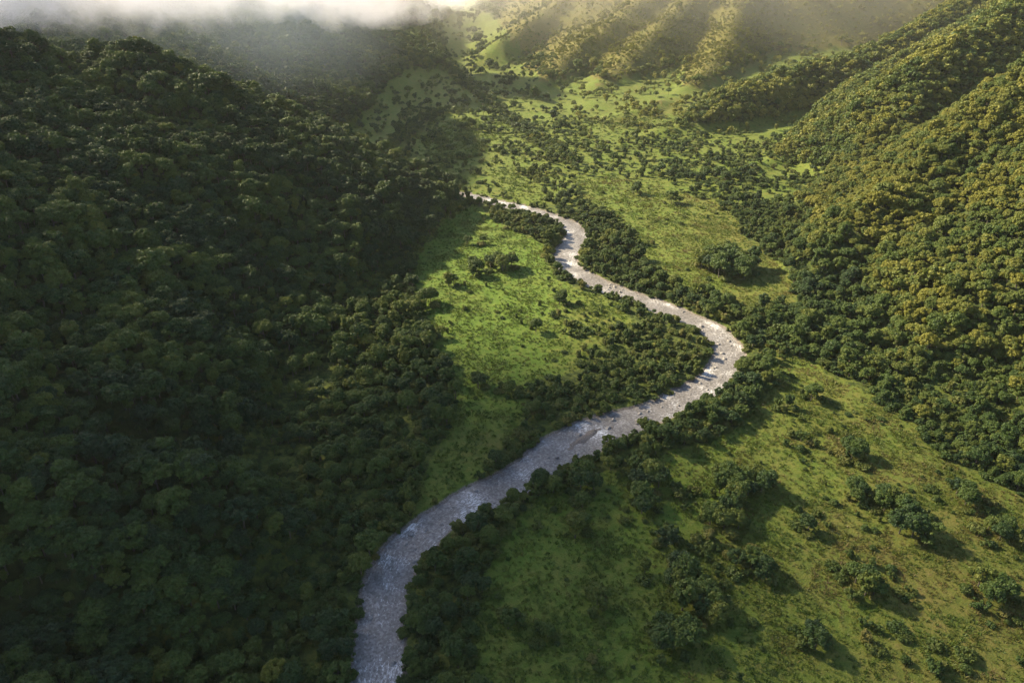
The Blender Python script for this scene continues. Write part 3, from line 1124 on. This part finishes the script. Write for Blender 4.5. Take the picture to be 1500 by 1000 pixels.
# the remaining individuals: whatever shows largest
A = np.array([[r[0], r[1], r[2], r[3]] for r in trees])
px, py, fw = project(A[:, 0], A[:, 1], A[:, 2] + 5 * A[:, 3])
size = A[:, 3] / fw * ((px > 14) & (px < 1486) & (py > 10) & (py < 985))
dr, ir = river_near(A[:, 0], A[:, 1])
tdir = RIV[np.minimum(ir + 4, len(RIV) - 1)] - RIV[np.maximum(ir - 4, 0)]
wb = ((A[:, 0] - RIV[ir, 0]) * -tdir[:, 1] + (A[:, 1] - RIV[ir, 1]) * tdir[:, 0]) > 0
order = np.argsort(-size)
taken = set()
for i in order:
    if n_t >= T_NEAR_MAX or size[i] <= 0:
        break
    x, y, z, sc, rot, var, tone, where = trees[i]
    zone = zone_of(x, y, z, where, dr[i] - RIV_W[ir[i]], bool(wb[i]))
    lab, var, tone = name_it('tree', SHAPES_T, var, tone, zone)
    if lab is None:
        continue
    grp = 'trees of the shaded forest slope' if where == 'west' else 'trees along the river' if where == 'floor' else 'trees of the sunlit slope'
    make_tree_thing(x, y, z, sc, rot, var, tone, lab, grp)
    taken.add(int(i))
    n_t += 1
trees = [r for i, r in enumerate(trees) if i not in taken] + left_trees

Bz = np.array([[r[0], r[1], r[2], r[3]] for r in bushes])
px, py, fw = project(Bz[:, 0], Bz[:, 1], Bz[:, 2])
bm = np.array([r[7] for r in bushes])
size = Bz[:, 3] / fw * ((px > 14) & (px < 1486) & (py > 10) & (py < 985)) * (bm == 'C')
dr, ir = river_near(Bz[:, 0], Bz[:, 1])
taken = set()
for i in np.argsort(-size):
    if n_b >= B_NEAR_MAX or size[i] <= 0:
        break
    x, y, z, sc, rot, var, tone, where = bushes[i]
    row = 'lowest' if py[i] > 900 else 'lower' if py[i] > 790 else 'middle' if py[i] > 680 else 'upper'
    col = 'riverside part' if px[i] < 850 else 'part below the shoal' if px[i] < 1020 else 'central part' if px[i] < 1220 else 'hillward part'
    lab, var, tone = name_it('bush', BUSH_KINDS, var, tone, f'scattered on the {row} pasture, {col}')
    if lab is None:
        continue
    make_bush_thing(x, y, z, sc, rot, var, tone, lab, 'bushes scattered over the pasture')
    taken.add(int(i))
    n_b += 1
bushes = [r for i, r in enumerate(bushes) if i not in taken] + left_bushes


# ------------------------------------------------------------------ everything nobody could count: one object each, filled by geometry nodes
def scatter(name, rows, sets, label=None):
    """rows: x, y, z, (sx, sy, sz), rot, set, variant, tone; sets: list of lists of meshes"""
    R = np.array(rows, float)
    me = bpy.data.meshes.new(name)
    me.vertices.add(len(R))
    me.vertices.foreach_set('co', R[:, :3].astype(np.float32).ravel())
    add_attr(me, 'size', R[:, 3:6], 'FLOAT_VECTOR')
    add_attr(me, 'turn', np.stack([R[:, 6] * 0, R[:, 6] * 0, R[:, 6]], 1), 'FLOAT_VECTOR')
    add_attr(me, 'batch', R[:, 7], 'INT')
    add_attr(me, 'variant', R[:, 8], 'INT')
    add_attr(me, 'tone', R[:, 9])
    o = link(bpy.data.objects.new(name, me))
    ng = bpy.data.node_groups.new(name, 'GeometryNodeTree')
    ng.interface.new_socket('Geometry', in_out='INPUT', socket_type='NodeSocketGeometry')
    ng.interface.new_socket('Geometry', in_out='OUTPUT', socket_type='NodeSocketGeometry')
    N, Lk = ng.nodes.new, ng.links.new
    gi, go = N('NodeGroupInput'), N('NodeGroupOutput')
    outj = N('GeometryNodeJoinGeometry')

    def named(nm, typ):
        a = N('GeometryNodeInputNamedAttribute')
        a.data_type = typ
        a.inputs[0].default_value = nm
        return a.outputs[0]

    for si, meshes in enumerate(sets):
        ij = N('GeometryNodeJoinGeometry')
        for m in meshes:
            src = bpy.data.objects.new(name + ' source', m)          # stays outside the scene
            oi = N('GeometryNodeObjectInfo')
            oi.inputs[0].default_value = src
            oi.inputs['As Instance'].default_value = False
            g2 = N('GeometryNodeGeometryToInstance')
            Lk(oi.outputs['Geometry'], g2.inputs[0])
            Lk(g2.outputs[0], ij.inputs[0])
        ip = N('GeometryNodeInstanceOnPoints')
        cmp_ = N('FunctionNodeCompare')
        cmp_.data_type = 'INT'
        cmp_.operation = 'EQUAL'
        Lk(named('batch', 'INT'), cmp_.inputs[2])
        cmp_.inputs[3].default_value = si
        Lk(gi.outputs[0], ip.inputs['Points'])
        Lk(cmp_.outputs[0], ip.inputs['Selection'])
        Lk(ij.outputs[0], ip.inputs['Instance'])
        ip.inputs['Pick Instance'].default_value = True
        Lk(named('variant', 'INT'), ip.inputs['Instance Index'])
        Lk(named('turn', 'FLOAT_VECTOR'), ip.inputs['Rotation'])
        Lk(named('size', 'FLOAT_VECTOR'), ip.inputs['Scale'])
        Lk(ip.outputs[0], outj.inputs[0])
    Lk(outj.outputs[0], go.inputs[0])
    md = o.modifiers.new('planting', 'NODES')
    md.node_group = ng
    say(o, label, kind='stuff')
    return o


rs = RS(41)
rows = []
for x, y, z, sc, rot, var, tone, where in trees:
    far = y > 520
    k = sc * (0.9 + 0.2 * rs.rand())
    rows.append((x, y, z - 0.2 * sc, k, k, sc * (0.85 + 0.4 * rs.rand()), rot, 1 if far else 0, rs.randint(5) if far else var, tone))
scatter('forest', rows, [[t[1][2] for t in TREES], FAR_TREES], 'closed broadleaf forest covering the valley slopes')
rows = [(x, y, z - 0.08 * sc, sc, sc, sc * (0.8 + 0.5 * rs.rand()), rot, 0, var, tone) for x, y, z, sc, rot, var, tone, w in bushes]
scatter('undergrowth', rows, [[b[1][2] for b in BUSHES]], 'low scrub along the river banks and meadow edges')


def plant_grass():
    rs = RS(51)
    X, Y = jitter_grid(-60, 230, 98, 430, 1.25, 79)
    X2, Y2 = jitter_grid(-80, 200, 430, 720, 2.3, 80)
    X, Y = np.concatenate([X, X2]), np.concatenate([Y, Y2])
    Z, H, D = ground_z(X, Y)
    ok = in_view(X, Y, Z, 60, 60) & (D > 2.5) & (H < 6)
    X, Y, Z, H = X[ok], Y[ok], Z[ok], H[ok]
    m = meadow_at(X, Y, Z, H)
    patch = fbm(X / 6, Y / 6, 97, 3)
    den = np.where(m != '', 0.4 + 1.2 * np.clip(patch - 0.40, 0, 1) * 3, 0.15)
    den = np.where(m == 'A', den * 0.7, den)
    k = rs.rand(len(X)) < den
    X, Y, Z, m, patch = X[k], Y[k], Z[k], m[k], patch[k]
    dry = np.where(m == 'C', 0.2 + 0.45 * sstep(30, 120, X), np.where(m == 'B', 0.45, 0.15))
    tone = np.clip(dry + 1.4 * (fbm(X / 9, Y / 9, 98, 3) - 0.5) + rs.normal(scale=0.12, size=X.shape), 0, 1)
    s = (0.6 + 0.9 * rs.rand(len(X)) * (0.5 + patch)) * (1 + 0.7 * (Y > 430))
    scatter('grass', [(X[i], Y[i], Z[i], s[i], s[i], s[i] * (0.6 + 0.8 * rs.rand()), 2 * pi * rs.rand(), 0, rs.randint(4), tone[i]) for i in range(len(X))],
            [TUFTS], 'rough tussocky grass of the meadows')


plant_grass()


# ------------------------------------------------------------------ river stones and the stranded log
def stone_mesh(seed):
    rs = RS(seed)
    bm = bmesh.new()
    bmesh.ops.create_icosphere(bm, subdivisions=2, radius=0.5)
    k = rs.normal(size=(5, 3))
    for v in bm.verts:
        n = v.co.normalized()
        q = 1 + sum(0.10 * sin(2.3 * float(np.dot(k[i], n)) + i) for i in range(5))
        v.co = (n.x * 0.62 * q, n.y * 0.5 * q, n.z * 0.36 * q)
    me = bpy.data.meshes.new('river_boulder')
    bm.to_mesh(me)
    bm.free()
    me.materials.append(M_ROCK)
    me.polygons.foreach_set('use_smooth', np.ones(len(me.polygons), bool))
    return me


STONES = [stone_mesh(600 + i) for i in range(4)]
rs = RS(61)
vis = np.where((RIV[:, 1] > 112) & (RIV[:, 1] < 330))[0]
BOULDER = ['grey boulder breaking the water in the lowest reach', 'grey boulder in the straight run below the shoal', 'grey boulder beside the gravel shoal',
           'grey boulder in the outer curve of the big bend', 'grey boulder in the run above the big bend', 'grey boulder in the upper S-bend']
for n in range(150):
    i = vis[rs.randint(len(vis))]
    t = RIV[min(i + 2, len(RIV) - 1)] - RIV[max(i - 2, 0)]
    t /= np.hypot(*t)
    e = (rs.rand() * 2 - 1)
    e = np.sign(e) * abs(e) ** 0.6 * 0.95 * RIV_W[i]
    s = 0.45 + 1.3 * rs.rand() ** 3
    o = link(bpy.data.objects.new('river_boulder', STONES[rs.randint(4)]))
    o.location = (RIV[i, 0] - t[1] * e, RIV[i, 1] + t[0] * e, RIV_Z[i] + 0.02)
    o.rotation_euler = (0.3 * rs.normal(), 0.3 * rs.normal(), 2 * pi * rs.rand())
    o.scale = (s, s, s)
    say(o, BOULDER[reach(RIV[i, 1])], 'boulder', 'boulders in the ' + REACH[reach(RIV[i, 1])])


def driftwood():
    x, y = on_floor(797, 692)
    d, i = river_near(np.array([x]), np.array([y]))
    z = float(ground_z(np.array(x), np.array(y))[0])
    z = max(z, RIV_Z[i[0]])
    root = bpy.data.objects.new('driftwood_log', None)
    COL.objects.link(root)
    root.location = (x, y, z)
    root.rotation_euler = (0, 0, radians(125))
    say(root, 'bleached driftwood log stranded on the pasture bank below the gravel shoal', 'log')
    V, F = tube([(-2.6, 0, 0.2), (-1.2, 0.1, 0.3), (0.4, 0, 0.38), (1.8, -0.15, 0.5), (3.0, -0.1, 0.7)], [0.36, 0.33, 0.28, 0.22, 0.1], 9)
    link(bpy.data.objects.new('stem', mesh_from('stem', V, F, mats=[M_WOOD], smooth=True)), root)
    for p in ([(0.4, 0, 0.4), (0.8, 0.6, 1.0), (1.0, 1.2, 1.5)], [(1.4, -0.1, 0.5), (1.9, -0.8, 0.9), (2.1, -1.3, 1.2)], [(-0.9, 0.1, 0.35), (-1.1, 0.5, 1.0), (-1.0, 0.7, 1.6)]):
        V, F = tube(p, [0.15, 0.1, 0.03], 6)
        link(bpy.data.objects.new('branch', mesh_from('branch', V, F, mats=[M_WOOD], smooth=True)), root)
    parts = []
    for k in range(7):
        a = 2 * pi * k / 7
        parts.append(tube([(-2.5, 0, 0.25), (-2.8, 0.45 * cos(a), 0.25 + 0.4 * sin(a)), (-3.0, 0.85 * cos(a), 0.25 + 0.75 * sin(a))], [0.14, 0.1, 0.03], 5))
    V, F = join(parts)
    link(bpy.data.objects.new('root_plate', mesh_from('root_plate', V, F, mats=[M_WOOD], smooth=True)), root)


driftwood()


# ------------------------------------------------------------------ air
def volume_box(name, lo, hi):
    V = [(x, y, z) for x in (lo[0], hi[0]) for y in (lo[1], hi[1]) for z in (lo[2], hi[2])]
    F = [(0, 1, 3, 2), (4, 6, 7, 5), (0, 4, 5, 1), (2, 3, 7, 6), (0, 2, 6, 4), (1, 5, 7, 3)]
    return link(bpy.data.objects.new(name, mesh_from(name, V, F)))


HAZE_D = 0.00004
m, nt, N = new_mat('valley haze')
out, pv = N('ShaderNodeOutputMaterial'), N('ShaderNodeVolumePrincipled')
pv.inputs['Color'].default_value = (0.93, 0.93, 0.92, 1)
pv.inputs['Density'].default_value = HAZE_D
pv.inputs['Anisotropy'].default_value = 0.25
nt.links.new(pv.outputs[0], out.inputs['Volume'])
ztop, zlow = float(GZ.max()) + 30, float(GZ.min()) - 1.5
hz = volume_box('haze', (-960, -380, zlow), (1310, 2320, ztop))
hz.data.materials.append(m)
say(hz, kind='stuff')

def vapour(name, loc, size, dens, gain, nscale, color, aniso, lump, label):
    """a soft-edged body of vapour: an ellipsoid filled with an uneven, edge-fading volume"""
    m, nt, N = new_mat(name)
    out, pv = N('ShaderNodeOutputMaterial'), N('ShaderNodeVolumePrincipled')
    tc = N('ShaderNodeTexCoord')
    geo = N('ShaderNodeNewGeometry')
    nz = noise(nt, geo.outputs['Position'], nscale, 4, 0.6)
    ln = N('ShaderNodeVectorMath')
    ln.operation = 'LENGTH'
    nt.links.new(tc.outputs['Object'], ln.inputs[0])
    edge = mathn(nt, 'SUBTRACT', 1.0, ln.outputs['Value'])
    f = mathn(nt, 'ADD', mathn(nt, 'MULTIPLY', edge, gain), mathn(nt, 'MULTIPLY', mathn(nt, 'SUBTRACT', nz, 0.55), lump))
    mr = N('ShaderNodeMapRange')
    mr.inputs[1].default_value, mr.inputs[2].default_value = 0.0, 1.3
    mr.inputs[3].default_value, mr.inputs[4].default_value = 0.0, dens
    nt.links.new(f, mr.inputs[0])
    nt.links.new(mr.outputs[0], pv.inputs['Density'])
    pv.inputs['Color'].default_value = (*color, 1)
    pv.inputs['Anisotropy'].default_value = aniso
    nt.links.new(pv.outputs[0], out.inputs['Volume'])
    bm = bmesh.new()
    bmesh.ops.create_icosphere(bm, subdivisions=4, radius=1.0)
    me = bpy.data.meshes.new(name)
    bm.to_mesh(me)
    bm.free()
    me.materials.append(m)
    o = link(bpy.data.objects.new(name, me))
    o.location, o.scale = loc, size
    say(o, label, kind='stuff')


vapour('mist', (-440, 690, 164), (265, 285, 44), 0.012, 3.0, 0.026, (0.87, 0.87, 0.95), 0.0, 6.0, 'low bank of pale mist lying on the far hill')
vapour('mist', (-225, 945, 158), (165, 125, 34), 0.010, 3.0, 0.03, (0.88, 0.87, 0.94), 0.0, 6.0, 'torn shreds of mist dragging over the shoulder of the far hill')
vapour('mist', (-310, 1500, 172), (300, 190, 36), 0.016, 3.4, 0.014, (0.955, 0.957, 0.995), 0.0, 3.0, 'torn end of the mist bank at the head of the valley')
vapour('mist', (-400, 760, 125), (300, 290, 105), 0.0024, 1.5, 0.008, (0.74, 0.87, 1.0), 0.0, 0.8, 'thin veil of mist in the side valley behind the shaded hill')
vapour('mist', (180, 1560, 260), (900, 680, 330), 0.0018, 1.0, 0.004, (0.99, 0.96, 0.92), 0.3, 0.5, 'thin sunlit mist filling the head of the valley')
# unseen cloud bodies added to dim the shaded hill and the near valley
vapour('shade_clouds', (-1115, 670, 740), (270, 300, 55), 0.013, 1.6, 0.007, (0.98, 0.98, 0.98), 0.5, 1.2, 'unseen cloud added to dim the shaded hill')
vapour('shade_clouds', (-735, 600, 740), (290, 200, 50), 0.011, 1.4, 0.007, (0.98, 0.98, 0.98), 0.5, 1.0, 'unseen cloud added to dim the lower pasture')

# ------------------------------------------------------------------ light
w = bpy.data.worlds.new('World')
scene.world = w
w.use_nodes = True
nt = w.node_tree
nt.nodes.clear()
sky = nt.nodes.new('ShaderNodeTexSky')
sky.sky_type = 'NISHITA'
sky.sun_disc = False
sky.sun_elevation = SUN_EL
sky.sun_rotation = SUN_AZ
bg = nt.nodes.new('ShaderNodeBackground')
bg.inputs[1].default_value = 0.07
wo = nt.nodes.new('ShaderNodeOutputWorld')
nt.links.new(sky.outputs[0], bg.inputs[0])
nt.links.new(bg.outputs[0], wo.inputs[0])

from mathutils import Vector
sd = Vector((sin(SUN_AZ) * cos(SUN_EL), cos(SUN_AZ) * cos(SUN_EL), sin(SUN_EL)))
sun = bpy.data.lights.new('sun', 'SUN')
sun.energy = 5.0
sun.angle = radians(2.5)
sun.color = (1.0, 0.84, 0.55)
so = link(bpy.data.objects.new('sun', sun))
so.rotation_euler = sd.to_track_quat('Z', 'Y').to_euler()
so.location = sd * 900

# ------------------------------------------------------------------ camera
cam = bpy.data.cameras.new('camera')
cam.sensor_width = 36
cam.lens = 36 * FPX / 1500
cam.clip_start = 1
cam.clip_end = 6000
co = link(bpy.data.objects.new('camera', cam))
co.location = (0, 0, CAM_Z)
co.rotation_euler = (pi / 2 - PITCH, 0, 0)
scene.camera = co

vs = scene.view_settings
vs.view_transform = 'Standard'
vs.look = 'None'
vs.exposure = 1.8
vs.gamma = 1
scene.render.engine = 'CYCLES'
cy = scene.cycles
cy.use_denoising = True
cy.max_bounces = 12
cy.diffuse_bounces = 2
cy.glossy_bounces = 2
cy.transmission_bounces = 2
cy.transparent_max_bounces = 4
cy.volume_bounces = 10
cy.volume_step_rate = 4
print('PLANTS', n_t, n_b, len(trees), len(bushes))
